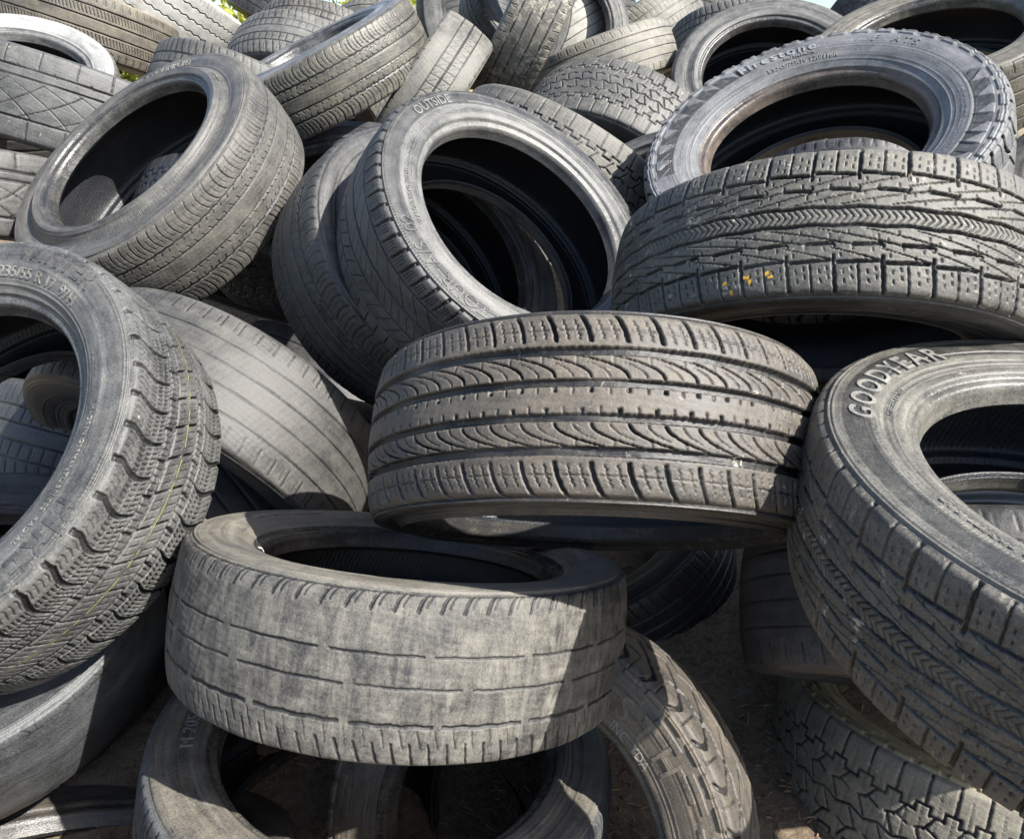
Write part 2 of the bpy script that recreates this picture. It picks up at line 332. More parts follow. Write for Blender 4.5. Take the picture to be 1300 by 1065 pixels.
# ------------------------------------------------------------------ sidewall relief (t: 0 at the bead .. 1 at the tread edge)
def side_relief(style,th,s,pf,e,rs):
    S0,S1=pf.sb,pf.st; t=((s-S0)/(S1-S0))[None,:]; ln=S1-S0; a=th[:,None]; u=a*pf.R
    L=lambda c,h: sm((h-np.abs(t-c)*ln)/e+.5)
    gm=0*a*t
    h=.0012*L(.16,.0009)+.0009*L(.24,.0006)+.0010*L(.905,.0007)+.0016*L(.955,.0011)-.0010*L(.93,.0008)-.0011*L(.985,.0009)
    h=h-.0011*sm((t-.27)*ln/.002+.5)*sm((.52-t)*ln/.002+.5)*(style in('band','road'))+.0008*L(.53,.0007)*(style!='plain')
    ph=rs.rand()*6 if style!='rugged' else 0.0
    if style!='plain':
        qr=np.random.RandomState(int(ph*100)+9); nb=int(2*np.pi*pf.R*.72/.0016); bits=(qr.rand(nb)>.42).astype(float); bits2=(qr.rand(nb)>.42).astype(float)
        word=(qr.rand(nb//9+2)>.25).astype(float)
        ix=(a/(2*np.pi)*nb).astype(int)%nb
        seg=sm((np.cos(a*2+ph*1.7)-.1)*20); seg2=sm((np.cos(a*3+ph)+.2)*20)
        rowm=lambda c0,c1: sm((t-c0)*ln/e+.5)*sm((c1-t)*ln/e+.5)
        h=h+.00055*bits[ix]*word[ix//9]*rowm(.31,.345)*seg+.00055*bits2[ix]*word[(ix//9+3)%len(word)]*rowm(.365,.40)*seg*seg2+.0006*bits[(ix//2)%nb]*word[(ix//18)%len(word)]*rowm(.60,.66)*seg2*(1-seg)
    if style in('band','road'):
        # two arcs of fine radial ribs between printed panels
        m=sm((np.cos(2*(a-ph))-.55)*12)*sm((t-.36)*ln/e+.5)*sm((.52-t)*ln/e+.5)
        h=h+.0006*m*(.5+.5*np.sign(np.sin(a*420)))
        h=h+.0007*L(.34,.0006)+.0007*L(.54,.0006)*sm((np.cos(2*(a-ph)-.5))*9)
        for q in range(7): h=h+.0007*sm((.0006-np.abs(((a-ph-q*.9+3.1416)%6.2832-3.1416)*pf.R))/e+.5)*sm((t-.22)*ln/e+.5)*sm((.34-t)*ln/e+.5)
    if style=='serr':
        h=h+.0005*(.5+.5*np.sign(np.sin(a*330)))*sm((t-.88)*ln/e+.5)*sm((.955-t)*ln/e+.5)+.0006*L(.5,.0006)
    if style=='rugged':
        pz=2*math.pi/round(2*math.pi*pf.R/.052)
        lug=sm((np.abs(((a/pz)%1)-.5)-.12)*pz*pf.R/.003)*sm((t-.84)*ln/.003)
        h=h+.0035*lug
        # arc of saw-tooth blocks
        m=sm((np.cos(2*(a-ph))-.15)*9)
        q=(a*11/1.0)%1; tooth=((t>.48+.26*q)&(t<.80)).astype(float); tooth2=((t>.50)&(t<.54+.2*q)).astype(float)
        h=h+.0018*m*tooth*((a*11//1)%2==0)-.0016*m*tooth2; gm=.30*m*np.maximum(tooth2,tooth*((a*11//1)%2==1))
        h=h+.0008*L(.46,.0007)+.0008*L(.83,.0008)
    if style=='blocky':
        pz=2*math.pi/24; q=(a/pz)%1
        h=h+.0016*((q>.1)&(q<.75)&(t>.70)&(t<.80))+.0014*((q>.3)&(q<.9)&(t>.56)&(t<.66))+.0008*L(.5,.0007)+.0030*sm((np.abs(((a/(pz/2))%1)-.5)-.12)*20)*sm((t-.88)*ln/.003)
    return h*(t<1.0)*(t>0),gm
# ------------------------------------------------------------------ lettering
def lettering(pf,root,text,size,rad,ang,mat,h=.0009,bold=.0,space=1.0,shear=0,defo=None):
    cu=bpy.data.curves.new('lettering','FONT'); cu.body=text; cu.size=size*1.38; cu.align_x='CENTER'; cu.offset=bold*size; cu.extrude=.5*h+.0006
    cu.space_character=space; cu.shear=shear; cu.resolution_u=4
    ob=bpy.data.objects.new('tmp',cu); COL.objects.link(ob)
    dg=bpy.context.evaluated_depsgraph_get(); me=bpy.data.meshes.new_from_object(ob.evaluated_get(dg)); bpy.data.objects.remove(ob); bpy.data.curves.remove(cu)
    bm=bmesh.new(); bm.from_mesh(me)
    xs=[v.co.x for v in bm.verts]; ys=[v.co.y for v in bm.verts]
    y=min(ys)+.003
    while y<max(ys):
        bmesh.ops.bisect_plane(bm,geom=bm.verts[:]+bm.edges[:]+bm.faces[:],plane_co=(0,y,0),plane_no=(0,1,0)); y+=.0045
    x=min(xs)+.006
    while x<max(xs):
        bmesh.ops.bisect_plane(bm,geom=bm.verts[:]+bm.edges[:]+bm.faces[:],plane_co=(x,0,0),plane_no=(1,0,0)); x+=.012
    sc=pf.s_of_rad(rad)
    for v in bm.verts:
        s=sc+(v.co.y-size*.5); th=ang-v.co.x/rad
        r,o,nr,no=[float(q) for q in pf.at(s)]; z=v.co.z+.5*h-.0006+.0006; r+=nr*z; o+=no*z
        sg_,wb_=defo(th); r0=float(pf.at(s)[0]); r*=sg_; o+=wb_*(r0-pf.r)/(pf.R-pf.r)*min(1,abs(o)/(.4*pf.W)); v.co=(r*math.cos(th),r*math.sin(th),o)
    bm.to_mesh(me); bm.free(); me.name='lettering'; me.materials.clear(); me.materials.append(mat)
    o=bpy.data.objects.new('lettering',me); COL.objects.link(o); o.parent=root; return o
# ------------------------------------------------------------------ tyre
RES={3:(.0014,.0012),2:(.0022,.0018),1:(.0036,.0030),0:(.009,.007)}
def pose(o,c,a):
    ax=wvec(a).normalized()
    zc=ax; ref=Vector((0,0,1)) if abs(ax.z)<.9 else Vector((0,1,0))
    x=ref.cross(zc).normalized(); y=zc.cross(x)
    M=Matrix((x,y,zc)).transposed().to_4x4(); M.translation=wpt(c); o.matrix_world=M; return M
def tyre(key,label,fit,pat,res=2,dust=.45,tint=(.20,.185,.155),sidedust=None,mud=0,rough=.62,style='road',texts=(),streak=0,seed=None,
         linerdust=.05,name='car_tyre',bald=1.0,group='old tyres heaped in a big pile',base=(.026,.026,.027),stint=None,beaddust=None,beadtint=None,band=None,marks=()):
    c,a,(R,W,r,q)=fit[:3],fit[3:6],fit[6:10]
    seed=sum(map(ord,key))%97 if seed is None else seed; rs=np.random.RandomState(seed)
    root=bpy.data.objects.new(name,None); COL.objects.link(root); root.empty_display_size=.1
    root['label']=label; root['category']='tyre'; root['group']=group
    M=pose(root,c,a); pf=Prof(R,W,r,q)
    # angles: dense on the half that faces the camera's side of the pile
    du,dv=RES[res]; tocam=(M.inverted().to_3x3()@(Vector((0,0,CAMH))-M.translation)); facing=math.atan2(tocam.y,tocam.x)
    if abs(a[2])>.8: facing=None
    n=4000; tt=np.linspace(0,2*np.pi,n,endpoint=False)
    wgt=np.ones(n)
    if facing is not None and res>=1:
        dd=np.abs((tt-facing+np.pi)%(2*np.pi)-np.pi); wgt=np.where(dd<1.75,1,.35)
    cw=np.r_[0,np.cumsum(wgt)]; N=int(2*np.pi*R/du*wgt.mean()); th=np.interp(np.linspace(0,cw[-1],N,endpoint=False),cw,np.r_[tt,2*np.pi])
    e=du*1.15
    warp=.004*np.sin(3*th+rs.rand()*6)+.003*np.sin(7*th+rs.rand()*6)
    u=th*R+warp
    q1,q2,q3=rs.rand(3)*6
    defo=lambda t_:(1+.007*np.cos(2*t_+q1)+.003*np.cos(3*t_+q2),.0025*np.sin(2*t_+q3))
    sag,wob=defo(th); pf.defo=defo
    tk=rubber('tread',dust,tint,base,mud,rough,seed,streak)
    sdu=dust if sidedust is None else sidedust
    sk=rubber('side',sdu,stint or tint,base,mud*.5,rough-.08,seed,0)
    bk=rubber('bead',max(.03,sdu*.45) if beaddust is None else beaddust,beadtint or stint or tint,base,0,.40,seed,0); lk=rubber('liner',linerdust,(.045,.044,.042),(.009,.010,.013),0,.58,seed,0)
    def surf(nm,s,H,G,mat,parent=root):
        rr,oo,nr,no=pf.at(s); r_=rr[None,:]+nr[None,:]*H; o_=oo[None,:]+no[None,:]*H+wob[:,None]*((rr-r)/(R-r))[None,:]*np.clip(np.abs(oo)/(.4*W),0,1)[None,:]
        r_=r_*sag[:,None]
        return grid_mesh(nm,r_*np.cos(th)[:,None],r_*np.sin(th)[:,None],o_+0*r_,G,mat,parent)
    # tread
    s=np.linspace(pf.st,pf.L-pf.st,max(12,int((pf.L-2*pf.st)/dv))); v=pf.mid-s; hw=(pf.mid-pf.st)*.93
    P=Pat(u,v,hw,2*np.pi*R,e,rs); fn,dep=PATS[pat]
    pu,pv=P.u,P.v; k1=rs.rand(12)*6.28
    P.u=pu+.00018*(np.sin(pv*610+pu*230+k1[0])+np.sin(pv*-390+pu*520+k1[1]))
    P.v=pv+.00016*(np.sin(pu*540+pv*330+k1[2])+np.sin(pu*870-pv*410+k1[3])); P.V=P.v/hw
    G=fn(P)+0*P.u*P.v
    wear=np.clip(.80+.22*np.sin(pu*7.3+k1[4]+pv*9)+.16*np.sin(pu*23+k1[5]-pv*31)+.10*np.sin(pu*71+pv*120+k1[6]),.35,1.)
    G=G*wear
    P.u,P.v=pu,pv; P.V=pv/hw
    edge=np.clip((hw/.93-np.abs(v))/.0025,0,1)[None,:]
    jit=.00035*np.sin(u*61+rs.rand()*9)[:,None]*np.sin(v*90+rs.rand()*9)[None,:]+.00016*np.sin(pu*310+pv*270+k1[7])*np.sin(pu*190-pv*440+k1[8])
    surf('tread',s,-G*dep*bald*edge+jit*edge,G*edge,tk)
    # sidewalls, beads
    for sg in(1,-1):
        ns=max(8,int((pf.st-pf.sb)/(dv*(1. if sg>0 else 2.5)))); s=np.linspace(pf.sb,pf.st,ns)
        H,gm=side_relief(style if res>1 else 'plain',th,s,pf,e,rs) if (sg>0 and res>0) else (np.zeros((len(th),ns)),0)
        if pat in('lug',) and sg>0:
            ed=np.clip((s-(pf.st-.016))/.016,0,1)[None,:]; 
            p_=P.pitch(.052); H=H-.0022*P.line(P.per(P.u+.01*np.sin(9*1.05),p_),.0042)*ed*np.clip((pf.st-s)/.0001,0,1)[None,:]
        Gs=np.zeros(1)
        tt_=((s-pf.sb)/(pf.st-pf.sb))[None,:]
        if band and sg>0: Gs=band[2]*sm((tt_-band[0])*60+.5)*sm((band[1]-tt_)*60+.5)
        surf('sidewall',s if sg>0 else pf.L-s,H,Gs+gm,sk)
        s=np.linspace(0,pf.sb,18 if res>0 else 8)
        H=(.0006*sm((.0010-np.abs(s-pf.sb*.74))/.0006+.5)-.0005*sm((.0010-np.abs(s-pf.sb*.52))/.0006+.5))[None,:]+np.zeros((len(th),1))
        if res>1: H=H-.0004*(np.sin(th*57)[:,None]>.96)
        surf('bead',s if sg>0 else pf.L-s,H,np.zeros(1),bk)
    # liner: from toe to toe inside the carcass
    b=q*W; k=R-r
    half=[(r,b-.024),(r+.006,b-.030),(r+.022,b-.012),(r+.45*k,.492*W-.013),(r+.66*k,.485*W-.013),(R-.034,.44*W-.012),(R-.022,.33*W),(R-.0175,.15*W)]
    Pq,_=catmull(half+[(R-.017,0)]+[(x,-y) for x,y in half[::-1]],12)
    st=3 if res>1 else 1
    thl=th[::st]; X=(Pq[:,0][None,:]*sag[::st,None]); 
    zz=Pq[:,1][None,:]+wob[::st,None]*((Pq[:,0]-r)/(R-r))[None,:]*np.clip(np.abs(Pq[:,1])/(.4*W),0,1)[None,:]
    grid_mesh('inner_liner',X*np.cos(thl)[:,None],X*np.sin(thl)[:,None],zz+0*X,np.zeros(1),lk,root)
    for tx in texts:
        m=rubber('letter',tx.get('dust',min(1,sdu+.25)),tx.get('tint',(.36,.35,.32)),base,0,.6,seed,0)
        lettering(pf,root,tx['t'],tx['s'],r+tx['k']*(R-r),math.radians(tx['a']),m,tx.get('h',.0009),tx.get('b',.0),tx.get('sp',1.),tx.get('sh',0),defo)
    return root,pf
def patch(pf,root,name,th0,th1,s0,s1,mat,h=.0004,n=400,jag=.0,gaps=0):
    rs=np.random.RandomState(int(abs(th0)*100)+3); th=np.linspace(th0,th1,n); s=np.linspace(s0,s1,4)
    J=np.interp(np.arange(n),np.arange(0,n+12,12),rs.uniform(-1,1,len(range(0,n+12,12))))*jag
    if gaps:
        m_=(np.interp(np.arange(n),np.arange(0,n+7,7),rs.rand(len(range(0,n+7,7))))>gaps).astype(float)*rs.uniform(.5,1,n); sc_=(s0+s1)/2; S=sc_+(s[None,:]-sc_)*m_[:,None]+J[:,None]
    else: S=s[None,:]+J[:,None]
    if True: pass
    rr,oo,nr,no=pf.at(S.ravel()); q=[x.reshape(S.shape) for x in(rr,oo,nr,no)]
    sg,wb=pf.defo(th); r_=(q[0]+q[2]*h)*sg[:,None]; o_=q[1]+q[3]*h+wb[:,None]*((q[0]-pf.r)/(pf.R-pf.r))*np.clip(np.abs(q[1])/(.4*pf.W),0,1)
    return grid_mesh(name,r_*np.cos(th)[:,None],r_*np.sin(th)[:,None],o_,None,mat,root,closed=False)
_t={}
_t['C']=tyre('C','central tyre with four deep grooves and swooping cuts in a dusty brown tread',(0.1114, 0.1023, 1.0843, -0.0356, 0.9612, -0.2737, 0.3107, 0.2123, 0.2351, 0.4683),pat='summer',res=3,dust=0.5,sidedust=0.1,tint=(0.225, 0.19, 0.145),mud=0.35,rough=0.6,style='road')
_t['F']=tyre('F','worn tyre lying flat at the front, tread rubbed nearly smooth',(-0.1601, 0.3383, 1.1692, 0.1123, -0.9921, 0.0553, 0.3327, 0.2019, 0.2137, 0.3689),pat='worn',res=3,dust=0.6,tint=(0.25, 0.235, 0.2),sidedust=0.75,stint=(0.29, 0.265, 0.215),streak=0.34,rough=0.68,beaddust=0.1,texts=({'t': 'HEAVY DUTY TUBELESS', 's': 0.011, 'k': 0.52, 'a': 344.5}, {'t': 'TOURING', 's': 0.017, 'k': 0.6, 'a': 231.5}))
_t['GY']=tyre('GY','large tyre at the right edge with pale raised GOODYEAR lettering and a chevron rib tread',(0.6378, 0.1678, 0.7869, 0.0075, -0.8938, -0.4484, 0.3321, 0.2013, 0.2124, 0.3899),pat='chevron',res=3,dust=0.45,tint=(0.25, 0.23, 0.185),sidedust=0.5,stint=(0.31, 0.295, 0.245),mud=0.6,style='band',seed=5,beaddust=0.45,band=(0.46, 0.8, 0.3),texts=({'t': 'GOODYEAR', 's': 0.027, 'k': 0.55, 'b': 0.02, 'sp': 1.3, 'dust': 0.75, 'tint': (0.38, 0.37, 0.33), 'h': 0.0012, 'a': 136.0}, {'t': 'TUBELESS RADIAL', 's': 0.007, 'k': 0.3, 'a': 145.5}, {'t': 'M+S 265/70 R17', 's': 0.012, 'k': 0.34, 'a': 204.0}))
_t['D']=tyre('D','upright tyre marked OUTSIDE with a wide open hole, leaning on another',(-0.0228, -0.2689, 1.5196, 0.5113, -0.4561, -0.7284, 0.3135, 0.2157, 0.2117, 0.4406),pat='perf',res=3,dust=0.32,tint=(0.21, 0.205, 0.195),sidedust=0.5,stint=(0.29, 0.285, 0.265),style='serr',beaddust=0.62,band=(0.5, 0.95, 0.28),texts=({'t': 'OUTSIDE', 's': 0.019, 'k': 0.64, 'b': 0.02, 'dust': 0.65, 'tint': (0.34, 0.34, 0.32), 'a': 105.0}, {'t': 'TOUR  A/S  02', 's': 0.026, 'k': 0.62, 'dust': 0.45, 'tint': (0.3, 0.3, 0.28), 'a': 194.5}, {'t': 'MAX LOAD 775 KG 1709 LBS', 's': 0.007, 'k': 0.38, 'a': 162.0}))
_t['E']=tyre('E','tyre leaning directly behind the one marked OUTSIDE, showing at its left',(-0.1963, -0.2452, 1.7094, 0.6223, -0.3622, -0.694, 0.3184, 0.2151, 0.2117, 0.4546),pat='comfort',res=2,dust=0.3,tint=(0.2, 0.19, 0.17))
_t['P']=tyre('P','winter tyre at the left edge with WINTER lettering and thin yellow tread line',(-0.7655, 0.1103, 1.1198, -0.1901, -0.4491, -0.873, 0.3198, 0.2338, 0.2075, 0.3721),pat='winter',res=3,dust=0.44,tint=(0.27, 0.27, 0.25),sidedust=0.5,stint=(0.28, 0.275, 0.255),style='serr',mud=0.15,band=(0.6, 0.92, 0.12),texts=({'t': 'WINTER', 's': 0.03, 'k': 0.74, 'b': 0.02, 'sp': 1.1, 'dust': 0.35, 'tint': (0.2, 0.2, 0.19), 'a': 73.5}, {'t': '235/55 R 17  97H', 's': 0.017, 'k': 0.42, 'b': 0.01, 'a': 76.0}, {'t': 'PIRELLI', 's': 0.034, 'k': 0.72, 'b': 0.03, 'sp': 1.25, 'dust': 0.3, 'tint': (0.2, 0.2, 0.19), 'a': 331.0}, {'t': 'TUBELESS  RADIAL', 's': 0.009, 'k': 0.44, 'h': 0.0005, 'a': 343.5}, {'t': 'MADE IN GERMANY', 's': 0.008, 'k': 0.44, 'h': 0.0005, 'a': 4.5}))
_t['G']=tyre('G','smooth dusty tyre with thin grooves leaning between the winter tyre and the central tyre',(-0.6308, 0.1239, 1.6179, -0.3681, 0.7545, -0.5434, 0.3534, 0.2434, 0.228, 0.4),pat='wornrib',res=2,dust=0.42,tint=(0.19, 0.182, 0.16))
_t['A']=tyre('A','tipped back tyre at upper left with opening facing left and fine ribbed tread',(-0.7987, -0.4534, 1.7586, -0.3798, -0.5103, -0.7716, 0.3272, 0.2145, 0.209, 0.5065),pat='comfort',res=3,dust=0.5,tint=(0.26, 0.245, 0.205),sidedust=0.48,stint=(0.25, 0.24, 0.215),seed=3,texts=({'t': 'ECO COMFORT', 's': 0.018, 'k': 0.62, 'a': 115.5}, {'t': 'TUBELESS', 's': 0.01, 'k': 0.4, 'a': 63.0}))
_t['R1']=tyre('R1','tyre at the upper right with chevron rib tread facing out over a black gap',(0.5001, -0.1334, 1.2662, -0.1105, 0.9741, -0.197, 0.3356, 0.2079, 0.2088, 0.4),pat='chevron',res=3,dust=0.46,sidedust=0.12,tint=(0.25, 0.235, 0.19),mud=0.65,seed=11)
_t['FS']=tyre('FS','large bluish grey tyre marked Firestone lying open side up above the chevron tread at right',(0.633, -0.4446, 1.5988, -0.371, -0.6124, -0.6981, 0.3481, 0.2223, 0.2064, 0.3625),pat='lug',res=3,dust=0.6,tint=(0.29, 0.29, 0.285),sidedust=0.72,stint=(0.285, 0.29, 0.295),style='rugged',beaddust=0.5,beadtint=(0.27, 0.21, 0.165),texts=({'t': 'Firestone', 's': 0.026, 'k': 0.6, 'b': 0.02, 'sp': 1.25, 'dust': 0.95, 'tint': (0.4, 0.41, 0.42), 'h': 0.0016, 'a': 127.5}, {'t': 'F', 's': 0.022, 'k': 0.62, 'b': 0.01, 'dust': 0.7, 'tint': (0.36, 0.37, 0.38), 'a': 87.0}, {'t': 'A T/S', 's': 0.018, 'k': 0.62, 'b': 0.01, 'dust': 0.7, 'tint': (0.36, 0.37, 0.38), 'a': 74.5}, {'t': 'ROTATION', 's': 0.009, 'k': 0.45, 'a': 118.0}, {'t': 'LT245/75R16 120/116R', 's': 0.011, 'k': 0.33, 'a': 117.0}))
_t['B']=tyre('B','smooth bald tyre with a cracked shoulder underneath the winter tyre at the lower left corner',(-0.893, 0.4057, 1.2617, 0.1272, -0.8004, -0.5858, 0.2995, 0.1919, 0.1873, 0.4),pat='bald',res=2,dust=0.34,tint=(0.16, 0.17, 0.175),rough=0.55)
_t['T14']=tyre('T14','dark muddy tyre squeezed below the bald tyre at the lower left',(-1.0662, 0.6215, 1.5695, 0.045, -0.7818, -0.6219, 0.3672, 0.2138, 0.211, 0.4),pat='ribsipe',res=1,dust=0.38,tint=(0.23, 0.19, 0.14))
_t['H']=tyre('H','open tyre facing out under the worn flat tyre at the bottom, rust tinted sidewall',(-0.2019, 0.6338, 1.2043, 0.1237, -0.9682, -0.2175, 0.3526, 0.241, 0.2433, 0.4334),pat='comfort',res=2,dust=0.5,tint=(0.22, 0.225, 0.23),sidedust=0.55,stint=(0.33, 0.3, 0.24),texts=({'t': 'M-205', 's': 0.02, 'k': 0.42, 'a': 191.0},))
_t['S']=tyre('S','brown tyre with blocky shoulder and large raised letters behind the worn flat tyre, bottom centre',(0.0338, 0.6628, 1.1486, -0.4021, -0.2007, -0.8933, 0.32, 0.208, 0.2039, 0.4021),pat='lug',res=3,dust=0.5,tint=(0.23, 0.19, 0.14),sidedust=0.62,stint=(0.27, 0.22, 0.155),style='blocky',texts=({'t': 'S T H', 's': 0.034, 'k': 0.5, 'b': 0.01, 'dust': 0.8, 'tint': (0.32, 0.27, 0.2), 'a': 54.5}, {'t': 'INC  YDA', 's': 0.012, 'k': 0.24, 'a': 56.0}))
_t['K']=tyre('K','smooth dark tyre lying flat on the bare soil beside the large tyre at the right',(0.6915, 0.3593, 1.1737, 0.1103, -0.9291, 0.3531, 0.33, 0.2148, 0.2119, 0.4),pat='wornrib',res=2,dust=0.22,tint=(0.17, 0.16, 0.15))
_t['V']=tyre('V','tyre coloured dark for shade, lying behind the worn flat tyre, half under the central tyre',(0.2292, 0.4456, 1.9832, -0.3746, -0.844, -0.3839, 0.3314, 0.2145, 0.212, 0.4),pat='blocks',res=2,dust=0.01,tint=(0.05, 0.05, 0.055),base=(0.012, 0.012, 0.014))  # rubber colour darkened to stand for the shade it lies in
_t['Q']=tyre('Q','chunky off road tyre with yellow clay on its sidewall at the bottom right',(0.8007, 0.712, 1.3949, 0.2024, -0.9767, -0.0713, 0.3197, 0.235, 0.2078, 0.4),pat='at',res=2,dust=0.85,tint=(0.36, 0.33, 0.26),sidedust=1.1,stint=(0.42, 0.36, 0.22),mud=0.5,style='blocky',seed=4)
_t['M8']=tyre('M8','all terrain tyre with large dusty hexagonal blocks, left of the Firestone one',(0.3206, -0.7005, 2.5065, -0.441, 0.815, -0.3758, 0.3486, 0.2458, 0.2205, 0.4),pat='at',res=2,dust=0.48,tint=(0.25, 0.24, 0.21),mud=0.5)
_t['M9']=tyre('M9','all terrain tyre with stepped grooves touching the top right of the OUTSIDE tyre',(0.1294, -0.5228, 2.1562, -0.506, 0.8625, 0.0053, 0.36, 0.24, 0.212, 0.4),pat='at',res=2,dust=0.6,tint=(0.28, 0.265, 0.225),mud=0.5,seed=8)
_t['M10']=tyre('M10','dark tyre showing its bead and black hole left of the one marked Firestone',(0.4261, -0.3809, 2.0342, -0.254, -0.3521, -0.9009, 0.286, 0.2179, 0.2194, 0.4319),pat='rib',res=1,dust=0.3,tint=(0.2, 0.2, 0.19))
_t['M6']=tyre('M6','small pale worn tyre with thin grooves lying on its side between the all terrain tyres',(0.3186, -1.1616, 2.8595, -0.3361, -0.9094, -0.2449, 0.2914, 0.1779, 0.1875, 0.4),pat='wornrib',res=2,dust=0.72,tint=(0.36, 0.335, 0.275),mud=0.6)
_t['M7']=tyre('M7','muddy block tread tyre at the top, right of the upright open tyre',(0.5956, -1.6843, 3.8337, 0.5625, 0.801, 0.2049, 0.3749, 0.2459, 0.241, 0.4),pat='blocks',res=1,dust=0.55,tint=(0.33, 0.31, 0.24),mud=0.8)
_t['N1']=tyre('N1','round tyre with open black hole at the top, left behind the one marked Firestone',(0.8798, -0.9864, 2.6428, -0.1295, -0.3799, -0.9159, 0.3448, 0.2302, 0.2292, 0.4637),pat='comfort',res=2,dust=0.42,tint=(0.2, 0.2, 0.19),sidedust=0.5,stint=(0.3, 0.295, 0.275),style='serr')
_t['N2']=tyre('N2','large open tyre at the top right corner with a tan sidewall and deep black hole',(1.1961, -0.9093, 2.1918, -0.317, -0.7062, -0.6331, 0.33, 0.2154, 0.2167, 0.4027),pat='rib',res=2,dust=0.5,tint=(0.3, 0.26, 0.19),sidedust=0.6,stint=(0.33, 0.3, 0.23),style='band',seed=9)
_t['M5']=tyre('M5','upright tyre at the top edge with other tyres visible through its hole',(0.1436, -1.5598, 3.2964, 0.3709, -0.297, -0.8799, 0.3661, 0.2229, 0.2567, 0.4037),pat='comfort',res=2,dust=0.3,tint=(0.26, 0.25, 0.21),seed=12)
_t['M3']=tyre('M3','mud spattered tyre standing on edge at the top with four straight grooves',(0.0665, -1.264, 2.6665, 0.8939, 0.4002, 0.2019, 0.3047, 0.1883, 0.1962, 0.4),pat='rib',res=2,dust=0.62,tint=(0.34, 0.325, 0.275),mud=1.25,seed=2)
_t['M2']=tyre('M2','worn tyre standing on edge with ladder shaped ribs, left of the mud spattered one',(-0.2961, -0.9126, 2.5059, 0.794, 0.5221, 0.3116, 0.2891, 0.181, 0.1856, 0.4),pat='ladder',res=2,dust=0.58,tint=(0.31, 0.295, 0.25),mud=0.3)
_t['M1']=tyre('M1','shiny tyre with a narrow slit of its hole showing, top left of centre',(-0.5797, -0.9666, 2.4, -0.3949, -0.7552, -0.5232, 0.335, 0.2, 0.205, 0.44),pat='comfort',res=2,dust=0.48,tint=(0.29, 0.27, 0.21),sidedust=0.5,stint=(0.36, 0.36, 0.35),rough=0.5,seed=20)
_t['M4']=tyre('M4','tyre at the top edge with a pale sidewall half hidden behind the ladder tread tyre',(-0.0703, -1.467, 3.0059, 0.1814, 0.4371, -0.8809, 0.3043, 0.2, 0.1976, 0.3997),pat='rib',res=1,dust=0.4,tint=(0.22, 0.21, 0.185),sidedust=0.6,stint=(0.4, 0.4, 0.38))
_t['L7']=tyre('L7','grey tyre with rounded shoulder blocks and a chalky scuff, at the top left',(-0.7892, -1.1271, 3.007, -0.2241, 0.9095, -0.35, 0.3299, 0.22, 0.212, 0.4),pat='blocks',res=1,dust=0.62,tint=(0.27, 0.265, 0.24),mud=0.3)
_t['L8']=tyre('L8','dusty tyre with square blocks at the top edge behind the one with a chalky scuff',(-0.7835, -1.3471, 3.2993, -0.211, 0.9563, -0.2021, 0.33, 0.215, 0.212, 0.4),pat='blocks',res=1,dust=0.55,tint=(0.27, 0.25, 0.21))
_t['L5']=tyre('L5','pale sun bleached lorry tyre with four zigzag grooves at the top left edge',(-1.6214, -1.7469, 3.4815, -0.57, 0.8025, 0.1761, 0.3827, 0.2765, 0.2257, 0.4),pat='wave',res=2,dust=0.95,tint=(0.6, 0.59, 0.55))
_t['L4']=tyre('L4','brown tyre with ribbed tread and rusty sidewall at the top left, behind the bleached sidewall',(-1.6219, -1.3495, 2.9059, 0.294, -0.933, -0.2076, 0.3288, 0.2118, 0.211, 0.4),pat='ribsipe',res=2,dust=0.6,tint=(0.3, 0.26, 0.19),sidedust=0.8,stint=(0.42, 0.34, 0.22),seed=14)
_t['L6']=tyre('L6','small grey tyre wedged between the brown ribbed tyre and the chalky one, top left',(-0.9001, -0.9207, 2.6414, 0.3031, -0.9529, -0.0048, 0.3296, 0.215, 0.212, 0.4),pat='blocks',res=1,dust=0.5,tint=(0.24, 0.235, 0.21))
_t['L1']=tyre('L1','tyre at the left edge with a sun bleached almost white sidewall and shallow hole',(-1.5232, -0.9024, 2.3652, 0.2473, -0.6418, -0.7259, 0.2958, 0.2006, 0.2, 0.3773),pat='rib',res=1,dust=0.6,tint=(0.22, 0.21, 0.185),sidedust=1.0,stint=(0.43, 0.43, 0.41))
_t['L2']=tyre('L2','tyre at the left edge with criss cross curved grooves below the bleached sidewall',(-1.2545, -0.7633, 2.2509, 0.2652, -0.9596, -0.0942, 0.3897, 0.2346, 0.212, 0.4),pat='cross',res=2,dust=0.5,tint=(0.235, 0.235, 0.225),mud=0.4,seed=31)
_t['L3']=tyre('L3','tyre at the left edge with curved cuts, directly above the winter tyre',(-1.4713, -0.4943, 2.0008, 0.1011, -0.9878, -0.1181, 0.3795, 0.2109, 0.212, 0.4),pat='cross',res=1,dust=0.52,tint=(0.24, 0.235, 0.22),seed=44)
_t['AA']=tyre('AA','all terrain tyre peeping out between the tipped back and the leaning centre tyres',(-0.546, -0.4811, 2.1368, -0.1631, -0.7455, -0.6462, 0.3309, 0.2412, 0.2131, 0.4),pat='at',res=2,dust=0.42,tint=(0.2, 0.205, 0.21))
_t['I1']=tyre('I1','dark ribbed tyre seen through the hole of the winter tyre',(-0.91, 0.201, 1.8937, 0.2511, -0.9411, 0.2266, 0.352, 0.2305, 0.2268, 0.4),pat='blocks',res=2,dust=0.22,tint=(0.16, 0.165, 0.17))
_t['I2']=tyre('I2','tyre deeper in the hole of the winter tyre, above the dark ribbed one',(-1.2016, 0.0662, 1.9897, -0.303, -0.8081, -0.5051, 0.3283, 0.2139, 0.2109, 0.4),pat='blocks',res=1,dust=0.4,tint=(0.2, 0.2, 0.19))
